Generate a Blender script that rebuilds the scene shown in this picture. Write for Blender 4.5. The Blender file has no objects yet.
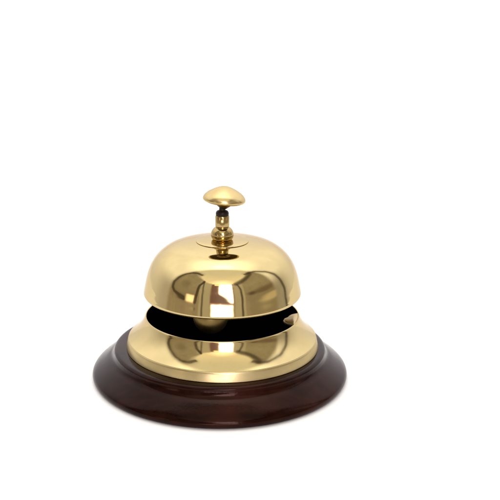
import bpy, bmesh, math
from mathutils import Vector, Matrix

# ------------------------------------------------------------------ units
U = 0.000475            # one modelling unit in metres (the wooden base is about 12 cm wide)
ZT = 67.5               # table top lies this many units below the profile origin
scene = bpy.context.scene
C = scene.collection
R = math.radians

# ------------------------------------------------------------------ camera
D, EL = 900.0, R(20)
cam_d = bpy.data.cameras.new('camera')
cam = bpy.data.objects.new('camera', cam_d); C.objects.link(cam)
cam.location = (0, -D * math.cos(EL) * U, (D * math.sin(EL) + ZT) * U)
cam.rotation_euler = (math.pi / 2 - EL, 0, 0)
cam_d.sensor_width = 36.0
cam_d.lens = 36.0 * D / 500.0
cam_d.shift_x = (250 - 222.3) / 500.0
cam_d.shift_y = (310 - 250) / 500.0
cam_d.clip_start = 0.01; cam_d.clip_end = 50
scene.camera = cam

# ------------------------------------------------------------------ exposure
scene.view_settings.view_transform = 'Standard'
scene.view_settings.look = 'None'
scene.view_settings.exposure = 0.0
scene.view_settings.gamma = 1.0

# ------------------------------------------------------------------ node helper
class G:
    """tiny expression builder for shader node trees"""
    def __init__(s, nt): s.nt = nt
    def n(s, t, **k):
        a = s.nt.nodes.new(t)
        for q, v in k.items(): setattr(a, q, v)
        return a
    def put(s, sock, v):
        if isinstance(v, (int, float)): sock.default_value = v
        elif isinstance(v, tuple): sock.default_value = v if len(v) == 4 or sock.type == 'VECTOR' else (*v, 1)
        else: s.nt.links.new(v, sock)
    def m(s, op, a, b=0.0, c=0.0, clamp=False):
        x = s.n('ShaderNodeMath', operation=op, use_clamp=clamp)
        s.put(x.inputs[0], a); s.put(x.inputs[1], b); s.put(x.inputs[2], c)
        return x.outputs[0]
    def add(s, a, b): return s.m('ADD', a, b)
    def sub(s, a, b): return s.m('SUBTRACT', a, b)
    def mul(s, a, b): return s.m('MULTIPLY', a, b)
    def ss(s, v, lo, hi, a=0.0, b=1.0):
        x = s.n('ShaderNodeMapRange', interpolation_type='SMOOTHSTEP')
        s.put(x.inputs[0], v)
        if lo > hi: lo, hi, a, b = hi, lo, b, a
        for i, q in enumerate((lo, hi, a, b)): s.put(x.inputs[i + 1], q)
        return x.outputs[0]
    def mix(s, f, a, b):
        x = s.n('ShaderNodeMix', data_type='RGBA', clamp_result=False)
        s.put(x.inputs[0], f); s.put(x.inputs[6], a); s.put(x.inputs[7], b)
        return x.outputs[2]

# ------------------------------------------------------------------ world: inside of a white light tent, as a studio environment
def build_world():
    w = bpy.data.worlds.new('World'); scene.world = w; w.use_nodes = True
    nt = w.node_tree; nt.nodes.clear(); g = G(nt)
    tc = g.n('ShaderNodeTexCoord'); sx = g.n('ShaderNodeSeparateXYZ')
    nt.links.new(tc.outputs['Generated'], sx.inputs[0])
    X, Y, Z = sx.outputs
    front = g.mul(Y, -1.0)
    az = g.mul(g.m('ARCTAN2', X, front), 180 / math.pi)
    el = g.mul(g.m('ARCSINE', Z), 180 / math.pi)
    def seg(ax, ay, bx, by, w0, soft):
        """mask of a soft line between two directions (degrees)"""
        dx, dy = bx - ax, by - ay; L2 = dx * dx + dy * dy
        px = g.sub(az, ax); py = g.sub(el, ay)
        t = g.m('DIVIDE', g.add(g.mul(px, dx), g.mul(py, dy)), L2, clamp=True)
        qx = g.sub(px, g.mul(t, dx)); qy = g.sub(py, g.mul(t, dy))
        d = g.m('SQRT', g.add(g.mul(qx, qx), g.mul(qy, qy)))
        return g.ss(d, w0, w0 + soft, 1.0, 0.0)
    def poly(pts, w0, soft):
        o = None
        for (a, b), (c, d) in zip(pts[:-1], pts[1:]):
            k = seg(a, b, c, d, w0, soft); o = k if o is None else g.m('MAXIMUM', o, k)
        return o
    def box(a0, a1, e0, e1, sa, se):
        k = g.mul(g.ss(az, a0 - sa, a0 + sa), g.ss(az, a1 - sa, a1 + sa, 1.0, 0.0))
        return g.mul(k, g.mul(g.ss(el, e0 - se, e0 + se), g.ss(el, e1 - se, e1 + se, 1.0, 0.0)))
    def half(a, b, c, soft):          # a*az + b*el + c > 0
        v = g.add(g.add(g.mul(az, a), g.mul(el, b)), c)
        return g.ss(v, -soft, soft)
    def ell(ca, ce, ra, re, s0, s1):
        p = g.m('DIVIDE', g.sub(az, ca), ra); q = g.m('DIVIDE', g.sub(el, ce), re)
        d = g.m('SQRT', g.add(g.mul(p, p), g.mul(q, q)))
        return g.ss(d, s0, s1, 1.0, 0.0)
    nz = g.n('ShaderNodeTexNoise'); nz.inputs['Scale'].default_value = 2.2; nz.inputs['Detail'].default_value = 3
    nt.links.new(tc.outputs['Generated'], nz.inputs['Vector'])
    blot = g.ss(nz.outputs[0], 0.3, 0.7)
    # roof and back of the tent
    roof = g.mix(blot, (1.52, 1.49, 1.48), (1.72, 1.69, 1.68))
    lowb = g.ss(el, -2, 34, 1.0, 0.0)
    roof = g.mix(lowb, roof, (1.16, 1.14, 1.16))
    side = g.mul(g.ss(front, -0.75, 0.0), g.ss(el, 40, 8))
    roof = g.mix(side, roof, g.mix(g.ss(az, 0, 60), (0.70, 0.65, 0.62), (0.54, 0.50, 0.47)))
    # bright roof overhead: pale band on the dome, plus added light for the table
    roof = g.mix(g.mul(g.ss(el, 50, 76), 1.0), roof, (2.55, 2.55, 2.45))
    roof = g.mix(g.ss(el, 74, 86), roof, (3.7, 3.7, 3.6))  # extra zenith glow, added to whiten the table around the base
    # front wall of the tent, seen from inside
    wall = g.mix(blot, (0.66, 0.59, 0.48), (0.86, 0.79, 0.66))
    wall = g.mix(g.ss(el, 40, 6), wall, (0.52, 0.44, 0.35))
    nw = g.n('ShaderNodeTexNoise'); nw.inputs['Scale'].default_value = 9; nw.inputs['Detail'].default_value = 3
    nw.inputs['Distortion'].default_value = 1.2
    nt.links.new(tc.outputs['Generated'], nw.inputs['Vector'])
    wall = g.mix(g.mul(g.ss(nw.outputs[0], .45, .7), .35), wall, (0.36, 0.31, 0.23))     # creases in the cloth
    # panels inside the wire hoops
    hoopL = [(-50, 59), (-66, 60), (-76, 56), (-80, 48), (-82, 34), (-83, 23), (-81, 15), (-76, 10), (-68, 7.5), (-58, 6)]
    hoopR = [(58, 59), (74, 59), (86, 55), (95, 43), (100, 27), (102, 12), (104, 0), (103, -5)]
    pan = g.m('MAXIMUM', ell(-60, 32, 23, 29, .85, 1.1), ell(66, 26, 37, 36, .8, 1.1))
    wall = g.mix(g.mul(pan, 0.6), wall, (0.36, 0.31, 0.22))
    wall = g.mix(g.mul(ell(-62, 30, 13, 12, .2, 1.1), .55), wall, (0.27, 0.22, 0.15))
    # dark fold and bright streak in the right hand panel
    wall = g.mix(g.mul(ell(66, 17, 34, 6, .25, 1.1), .75), wall, (0.22, 0.15, 0.11))
    wall = g.mix(g.mul(ell(45, 16, 9, 5, .2, 1.1), .7), wall, (0.13, 0.08, 0.06))
    wall = g.mix(g.mul(ell(76, 4, 26, 5, .3, 1.1), .8), wall, (1.0, 0.85, 0.6))
    wall = g.mix(g.mul(box(-54, -41, 4, 12, 2.5, 2), .95), wall, (2.6, 2.1, 1.6))
    # bright flap above the opening
    flap = g.mul(half(0.39, 1.0, -32.0, 2.0), half(-0.39, 1.0, -32.0, 2.0))
    flap = g.mul(flap, g.ss(el, 39.5, 42.5))
    wall = g.mix(flap, wall, g.mix(g.ss(el, 70, 44), (1.12, 1.08, 0.95), (1.45, 1.32, 1.05)))
    wall = g.mix(g.mul(g.mul(flap, ell(0, 41, 27, 12, .1, 1.1)), .95), wall, (2.7, 2.4, 2.0))
    # curtains either side of the opening
    cur = g.mul(g.m('MAXIMUM', box(-34, -18.5, -8, 42, 1, 2), box(18.5, 34, -8, 42, 1, 2)), 0.85)
    wall = g.mix(cur, wall, (0.72, 0.66, 0.55))
    dk = (0.07, 0.05, 0.035)
    wall = g.mix(g.mul(poly([(-34, 44), (-38, 34), (-38.5, 16), (-40, 5)], 1.3, 1.8), .9), wall, dk)
    wall = g.mix(g.mul(poly([(-33, 43), (-30, 22), (-29, -8)], 0.5, 1.6), .8), wall, dk)
    wall = g.mix(g.mul(poly([(26, 38), (29, 26), (29.5, 10), (28.5, -8)], 0.8, 1.5), .85), wall, dk)
    wall = g.mix(g.mul(poly([(-34, 44), (-50, 53), (-74, 62)], 0.3, 3.0), .35), wall, dk)
    wall = g.mix(g.mul(poly([(24, 40), (46, 48), (70, 58)], 1.8, 4.5), .75), wall, dk)
    # opening: dim room with a bright window
    op = box(-18, 18, 6, 40.5, 1.4, 1.4)
    room = g.mix(g.ss(az, -18, 0), (0.30, 0.17, 0.16), (0.36, 0.25, 0.27))
    wall = g.mix(op, wall, room)
    wall = g.mix(g.mul(op, g.mul(half(0.8, 1.0, -18.5, 4.0), g.mul(g.ss(az, -6.5, -3), g.ss(az, 14, 17, 1.0, 0.0)))), wall, (9.0, 8.4, 9.4))
    wall = g.mix(g.mul(box(-13, -3, 37.5, 40.5, 1, .7), .8), wall, (3.5, 2.6, 1.6))
    wall = g.mix(box(-17.5, 16.5, 4.6, 6.6, 1, .4), wall, (0.9, 0.5, 0.55))
    wall = g.mix(box(-15.5, 14.5, -2.0, 4.4, 2.4, .8), wall, (8.5, 7.9, 8.4))
    col = g.mix(g.ss(front, 0.02, 0.14), roof, wall)
    for hoop, k in ((hoopL, .8), (hoopR, .7)):
        e = poly(hoop, .5, 9.0)
        col = g.mix(g.mul(g.m('POWER', e, 1.5), .4), col, (0.2, 0.16, 0.11))
        col = g.mix(g.mul(g.ss(e, .80, .995), k), col, dk)
    # floor under the tent
    col = g.mix(g.ss(el, -6, -14), col, (0.5, 0.45, 0.4))
    bg = g.n('ShaderNodeBackground'); out = g.n('ShaderNodeOutputWorld')
    nt.links.new(col, bg.inputs[0]); bg.inputs[1].default_value = 1.0
    nt.links.new(bg.outputs[0], out.inputs[0])
    w.cycles.sampling_method = 'MANUAL'; w.cycles.sample_map_resolution = 1024
build_world()

# ------------------------------------------------------------------ materials
def new_mat(name):
    m = bpy.data.materials.new(name); m.use_nodes = True
    b = m.node_tree.nodes['Principled BSDF']
    return m, b, G(m.node_tree)

def mat_brass(name, col, rough=0.05, bump=0.025, tarn=0.25, speck=None):
    m, b, g = new_mat(name); nt = m.node_tree
    tc = g.n('ShaderNodeTexCoord')
    def noise(scale, det=4, rgh=.55):
        n = g.n('ShaderNodeTexNoise'); n.inputs['Scale'].default_value = scale
        n.inputs['Detail'].default_value = det; n.inputs['Roughness'].default_value = rgh
        nt.links.new(tc.outputs['Object'], n.inputs['Vector']); return n.outputs[0]
    cloud = g.ss(noise(45), 0.35, 0.7); fine = g.ss(noise(420, 6, .7), 0.45, 0.8)
    c2 = tuple(x * k for x, k in zip(col, (0.90, 0.88, 0.84)))
    cc = g.mix(g.mul(cloud, tarn * 2), col, c2)
    cc = g.mix(g.mul(fine, tarn), cc, tuple(x * .8 for x in col))
    if speck:
        vm = g.n('ShaderNodeVectorMath', operation='DISTANCE'); nt.links.new(tc.outputs['Object'], vm.inputs[0])
        vm.inputs[1].default_value = speck
        cc = g.mix(g.ss(vm.outputs['Value'], .0005, .0011, .6, 0), cc, (0.35, 0.22, 0.04))
    nt.links.new(cc, b.inputs['Base Color'])
    b.inputs['Metallic'].default_value = 1.0
    b.inputs['Specular Tint'].default_value = (0.83, 0.78, 0.72, 1)
    smudge = g.ss(noise(120, 5, .65), .52, .68)
    nt.links.new(g.add(g.add(g.mul(cloud, rough * .6), g.mul(smudge, .035)), rough), b.inputs['Roughness'])
    bp = g.n('ShaderNodeBump'); bp.inputs['Strength'].default_value = bump; bp.inputs['Distance'].default_value = .002
    nt.links.new(noise(70, 2), bp.inputs['Height']); nt.links.new(bp.outputs[0], b.inputs['Normal'])
    return m

def mat_wood():
    m, b, g = new_mat('stained_wood'); nt = m.node_tree
    tc = g.n('ShaderNodeTexCoord'); mp = g.n('ShaderNodeMapping')
    nt.links.new(tc.outputs['Object'], mp.inputs[0]); mp.inputs['Scale'].default_value = (25, 260, 260)
    n = g.n('ShaderNodeTexNoise'); n.inputs['Scale'].default_value = 1.0; n.inputs['Detail'].default_value = 6
    nt.links.new(mp.outputs[0], n.inputs['Vector'])
    n2 = g.n('ShaderNodeTexNoise'); n2.inputs['Scale'].default_value = 55; n2.inputs['Detail'].default_value = 3
    nt.links.new(tc.outputs['Object'], n2.inputs['Vector'])
    n3 = g.n('ShaderNodeTexNoise'); n3.inputs['Scale'].default_value = 900; n3.inputs['Detail'].default_value = 3
    nt.links.new(tc.outputs['Object'], n3.inputs['Vector'])
    c = g.mix(g.ss(n.outputs[0], .35, .65), (0.0034, 0.0007, 0.0006), (0.0095, 0.0021, 0.0014))
    c = g.mix(g.mul(g.ss(n2.outputs[0], .45, .75), .6), c, (0.028, 0.0068, 0.0036))
    nt.links.new(c, b.inputs['Base Color'])
    nt.links.new(g.ss(n3.outputs[0], .3, .7, .09, .17), b.inputs['Roughness'])
    b.inputs['Specular IOR Level'].default_value = 0.5
    b.inputs['IOR'].default_value = 1.24
    b.inputs['Specular Tint'].default_value = (1.0, 0.60, 0.50, 1)
    bp = g.n('ShaderNodeBump'); bp.inputs['Strength'].default_value = .05; bp.inputs['Distance'].default_value = .0006
    nt.links.new(n3.outputs[0], bp.inputs['Height']); nt.links.new(bp.outputs[0], b.inputs['Normal'])
    return m

def mat_plain(name, col, rough, spec=.5):
    m, b, g = new_mat(name); nt = m.node_tree
    tc = g.n('ShaderNodeTexCoord'); n = g.n('ShaderNodeTexNoise'); n.inputs['Scale'].default_value = 300
    n.inputs['Detail'].default_value = 4; nt.links.new(tc.outputs['Object'], n.inputs['Vector'])
    nt.links.new(g.mix(n.outputs[0], tuple(x * .92 for x in col), col), b.inputs['Base Color'])
    b.inputs['Roughness'].default_value = rough; b.inputs['Specular IOR Level'].default_value = spec
    return m

BR = (0.60, 0.475, 0.235)
M_bell = mat_brass('polished_brass', BR, speck=(.0205, -.0239, .0620 - .0085))
M_base = mat_brass('spun_brass', BR, rough=.06, bump=.035)
M_knob = mat_brass('worn_brass', (0.60, 0.46, 0.22), rough=.20, bump=.03, tarn=.4)
M_post = mat_brass('turned_brass', (0.43, 0.315, 0.135), rough=.10, bump=.02, tarn=.4)
M_dull = mat_brass('tarnished_brass', (0.20, 0.14, 0.05), rough=.3, bump=.05, tarn=.5)
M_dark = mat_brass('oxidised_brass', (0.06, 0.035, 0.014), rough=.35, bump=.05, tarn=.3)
M_tab = mat_brass('brushed_brass', (0.55, 0.44, 0.25), rough=.35)
M_band = mat_brass('satin_brass', (0.50, 0.40, 0.205), rough=.26, bump=.03)
M_wood = mat_wood()
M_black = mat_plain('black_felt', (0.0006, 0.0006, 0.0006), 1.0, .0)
M_steel = mat_plain('blackened_steel', (0.020, 0.012, 0.009), .35, .12)
M_white = mat_plain('white_card', (0.93, 0.93, 0.93), .7, .1)

# ------------------------------------------------------------------ mesh helpers (profile units, z = 0 at profile origin)
def P(x, y, z): return (x * U, y * U, (z + ZT) * U)

def spline(pts, n=6):
    out = []
    for i in range(len(pts) - 1):
        a = pts[max(i - 1, 0)]; b = pts[i]; c = pts[i + 1]; d = pts[min(i + 2, len(pts) - 1)]
        for k in range(n):
            t = k / n
            out.append(tuple(.5 * (2 * b[j] + (c[j] - a[j]) * t + (2 * a[j] - 5 * b[j] + 4 * c[j] - d[j]) * t * t
                                   + (3 * b[j] - a[j] - 3 * c[j] + d[j]) * t ** 3) for j in (0, 1)))
    out.append(pts[-1]); return out

def lathe(bm, prof, cx=0, cy=0, seg=192, closed=False, mtx=None):
    rings = []
    for r, z in prof:
        if r < 1e-4: vs = [bm.verts.new(P(cx, cy, z))]
        else: vs = [bm.verts.new(P(cx + r * math.cos(2 * math.pi * i / seg), cy + r * math.sin(2 * math.pi * i / seg), z)) for i in range(seg)]
        rings.append(vs)
    pairs = list(zip(rings[:-1], rings[1:]))
    if closed: pairs.append((rings[-1], rings[0]))
    for a, b in pairs:
        for i in range(seg):
            j = (i + 1) % seg
            if len(a) == 1 and len(b) == 1: continue
            if len(a) == 1: bm.faces.new((a[0], b[j], b[i]))
            elif len(b) == 1: bm.faces.new((a[i], a[j], b[0]))
            else: bm.faces.new((a[i], a[j], b[j], b[i]))
    if mtx is not None:
        bmesh.ops.transform(bm, matrix=mtx, verts=[v for r in rings for v in r])

def link(name, bm, mat, parent=None, sharp=None):
    bmesh.ops.recalc_face_normals(bm, faces=bm.faces)
    me = bpy.data.meshes.new(name); bm.to_mesh(me); bm.free()
    for p in me.polygons: p.use_smooth = True
    if sharp: me.set_sharp_from_angle(angle=R(sharp))
    me.materials.append(mat)
    o = bpy.data.objects.new(name, me); C.objects.link(o)
    if parent: o.parent = parent
    return o

# ------------------------------------------------------------------ setting: white sweep the bell stands on
def build_sweep():
    bm = bmesh.new()
    y0, y1, rad = -0.28, 0.66, 0.42
    prof = [(y0 + (y1 - y0) * i / 12, 0) for i in range(13)]
    prof += [(y1 + rad * math.sin(a), rad - rad * math.cos(a)) for a in [R(62) * k / 14 for k in range(1, 15)]]
    rows = [[bm.verts.new((x, y, z)) for x in (-0.4, -.2, 0, .2, 0.4)] for y, z in prof]
    for a, b in zip(rows[:-1], rows[1:]):
        for i in range(4): bm.faces.new((a[i], a[i + 1], b[i + 1], b[i]))
    o = link('tabletop', bm, M_white); o['kind'] = 'structure'
build_sweep()

# ------------------------------------------------------------------ the bell
root = bpy.data.objects.new('service_bell', None); C.objects.link(root)
root.empty_display_size = 0.02
root['label'] = 'polished brass hotel desk bell with push knob on a dark wooden base'
root['category'] = 'desk bell'

WX = -2.6   # the wooden foot sits slightly off the bell's axis
bm = bmesh.new()
wood = [(0, -36.0), (60, -36.0), (97, -36.0)] + spline([(97.2, -36.0), (102.6, -36.2), (104.8, -36.9), (106.2, -38.2), (106.7, -40.4), (107.8, -43.4), (110.0, -45.8),
        (113.8, -48.2), (118.8, -51.8), (124.2, -55.9), (127.6, -59.2), (128.9, -62.0), (128.7, -64.6), (127.2, -66.6), (124.0, -67.4), (118, -67.5)], 5) + [(60, -67.5), (0, -67.5)]
lathe(bm, wood, cx=WX, seg=256)
o_wood = link('wooden_base', bm, M_wood, root, 50); o_wood['label'] = 'dark mahogany stained round wooden base'

# flared brass skirt
def cone_profile():
    pts = [(76.8, -3.9)]; r, z = pts[0]; n = 16; h = 22.1 / n
    for i in range(n):
        a = R(19 + 35 * ((i + .5) / n)); r += h * math.tan(a); z -= h; pts.append((r, z))
    return pts
out = cone_profile()
out += [(93.9, -26.6)]
inner = [(92.5, -27.6)] + [(r - 1.6, z - .9) for r, z in reversed(cone_profile()[1:-1])] + [(75.6, -4.4), (75.8, -3.6), (76.3, -3.4)]
bm = bmesh.new(); lathe(bm, out + inner, seg=256, closed=True)
o_skirt = link('brass_base', bm, M_base, root, 60); o_skirt['label'] = 'flared polished brass skirt on the wooden base'
bm = bmesh.new(); lathe(bm, [(92.8, -26.3), (93.9, -26.2), (94.5, -26.6), (95.0, -28.2), (95.7, -31.5), (96.5, -34.8), (96.6, -35.5), (96.1, -36.0), (94.0, -36.0), (92.0, -28.5)], seg=256, closed=True)
link('flange', bm, M_band, o_skirt, 40)
# black plate closing the skirt
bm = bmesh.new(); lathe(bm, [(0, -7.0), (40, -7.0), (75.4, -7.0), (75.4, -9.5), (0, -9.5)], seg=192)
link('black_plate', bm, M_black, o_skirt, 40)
# bent tab on the rim
def tab(bm):
    poly_ = [(76.0 * math.cos(R(a)), 76.0 * math.sin(R(a))) for a in (1, -4, -9, -14, -19, -24)] + \
            [(67.5, -28.0), (64.5, -26.0), (61.5, -22.0), (59.8, -17.0), (61.0, -12.5), (64.5, -9.5), (66.5, -5.0), (69.0, -1.5), (72.5, 0.5)]
    cx = sum(p[0] for p in poly_) / len(poly_); cy = sum(p[1] for p in poly_) / len(poly_)
    rings = []
    for k, dz in ((.9, -4.2), (1.0, -2.8), (1.0, -1.0), (.92, .0), (.75, .5), (.45, .9), (.2, 1.0)):
        rings.append([bm.verts.new(P(cx + (x - cx) * k, cy + (y - cy) * k, -3.4 + dz - .06 * (76 - math.hypot(x, y)))) for x, y in poly_])
    n = len(poly_)
    for a, b in zip(rings[:-1], rings[1:]):
        for i in range(n): bm.faces.new((a[i], a[(i + 1) % n], b[(i + 1) % n], b[i]))
    bm.faces.new(rings[0][::-1]); bm.faces.new(rings[-1])
bm = bmesh.new(); tab(bm)
link('tab', bm, M_tab, o_skirt, 50)

# dome
BELL = [(77.4, 19.0), (77.9, 20.6), (77.5, 23), (76.4, 28.2), (74.9, 35), (72.7, 42.3), (69.3, 49.7), (64.6, 56.4), (58.5, 62.0), (51.5, 66.2), (43.8, 68.7), (35.9, 70.2), (28.2, 71.2), (21.1, 71.8), (10, 72.2)]
outer = spline(BELL, 8)
inner = [(10, 70.3)] + [(r - 1.9 * min(1, r / 60), z - 1.9 * min(1, (z - 15) / 40)) for r, z in reversed(spline(BELL[2:-1], 3))] + [(75.9, 19.8), (76.0, 18.7), (76.6, 18.4)]
bm = bmesh.new(); lathe(bm, outer + inner, seg=288, closed=True)
o_dome = link('bell_dome', bm, M_bell, root, 60)

# thin washer on the crown
bm = bmesh.new(); lathe(bm, [(5, 72.0), (5, 73.2)] + spline([(12, 73.2), (20, 72.9), (24.8, 72.3), (25.6, 71.9), (25.2, 71.5)], 3) + [(20, 71.7)], seg=128, closed=True)
link('washer', bm, M_bell, root, 50)

# turned finial: ball and sleeve
ball = [(0, 71.0), (8.2, 72.6), (8.9, 73.1)] + spline([(9.2, 73.3), (10.4, 75.0), (11.0, 77.4), (10.9, 79.8), (9.9, 82.4), (8.2, 84.4), (6.6, 85.2)], 4) + \
       [(6.4, 85.6), (6.7, 86.2), (6.8, 87), (6.8, 96.2), (6.4, 96.9), (5.6, 97.0), (0, 97.0)]
bm = bmesh.new(); lathe(bm, ball, seg=96)
o_post = link('finial', bm, M_post, root, 40)
bm = bmesh.new(); lathe(bm, [(0, 96.6)] + spline([(6.1, 96.9), (6.3, 98.2), (6.2, 99.8), (5.4, 101.3), (3.6, 102.2)], 4) + [(0, 102.2)], seg=64)
link('collar', bm, M_steel, o_post, 50)
bm = bmesh.new(); lathe(bm, [(0, 101.5), (3.3, 101.5), (3.0, 103.5), (3.0, 106.0), (0, 106.0)], seg=48)
link('plunger', bm, M_steel, root, 50)

# push knob, slightly tilted
knob = [(8.0, 109.8), (18.5, 110.8)] + spline([(19.5, 111.1), (20.5, 112.3), (20.3, 114.2), (18.9, 116.5), (16.4, 118.8), (13.0, 121.0), (9.4, 122.9), (5.8, 124.4), (2.6, 125.2)], 5) + [(0, 125.4)]
piv = Vector(P(0, 0, 108))
T = Matrix.Translation(Vector((1.4 * U, 0, 0))) @ Matrix.Translation(piv) @ Matrix.Rotation(R(5.0), 4, 'Y') @ Matrix.Translation(-piv)
bm = bmesh.new(); lathe(bm, knob, seg=96, mtx=T)
o_knob = link('push_knob', bm, M_knob, root, 60)
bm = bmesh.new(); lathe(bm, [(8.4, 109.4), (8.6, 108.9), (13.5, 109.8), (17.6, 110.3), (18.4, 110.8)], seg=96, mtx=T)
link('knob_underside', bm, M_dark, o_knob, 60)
bm = bmesh.new(); lathe(bm, [(0, 103.6)] + spline([(3.1, 103.9), (4.6, 105.0), (6.6, 106.6), (8.3, 108.2), (9.0, 109.3)], 4) + [(0, 109.6)], seg=96, mtx=T)
link('knob_socket', bm, M_dull, o_knob, 60)

# striker under the dome: hammer ball on its arm, and the centre pillar
bm = bmesh.new()
HX, HY, HZ, HR = -11, -46, 10.5, 16.8
lathe(bm, [(HR * math.cos(a), HZ + HR * math.sin(a)) if abs(abs(a) - math.pi / 2) > .01 else (0, HZ + HR * math.sin(a)) for a in [(-.5 + i / 20) * math.pi for i in range(21)]], cx=HX, cy=HY, seg=64)
o_ham = link('striker', bm, M_dull, root)
bm = bmesh.new(); lathe(bm, [(0, -7), (14, -7), (14, -2), (6, 0), (5, 40), (5, 71.2), (0, 71.2)], seg=48)
link('pillar', bm, M_dull, root, 40)
bm = bmesh.new()
for a, b in (((0, 0, 34), (HX, HY, 26)),):
    A, B = Vector(P(*a)), Vector(P(*b)); d = B - A
    bmesh.ops.create_cone(bm, cap_ends=True, segments=16, radius1=2 * U, radius2=2 * U, depth=d.length,
                          matrix=Matrix.Translation((A + B) / 2) @ d.to_track_quat('Z', 'Y').to_matrix().to_4x4())
link('striker_arm', bm, M_dull, o_ham, 40)
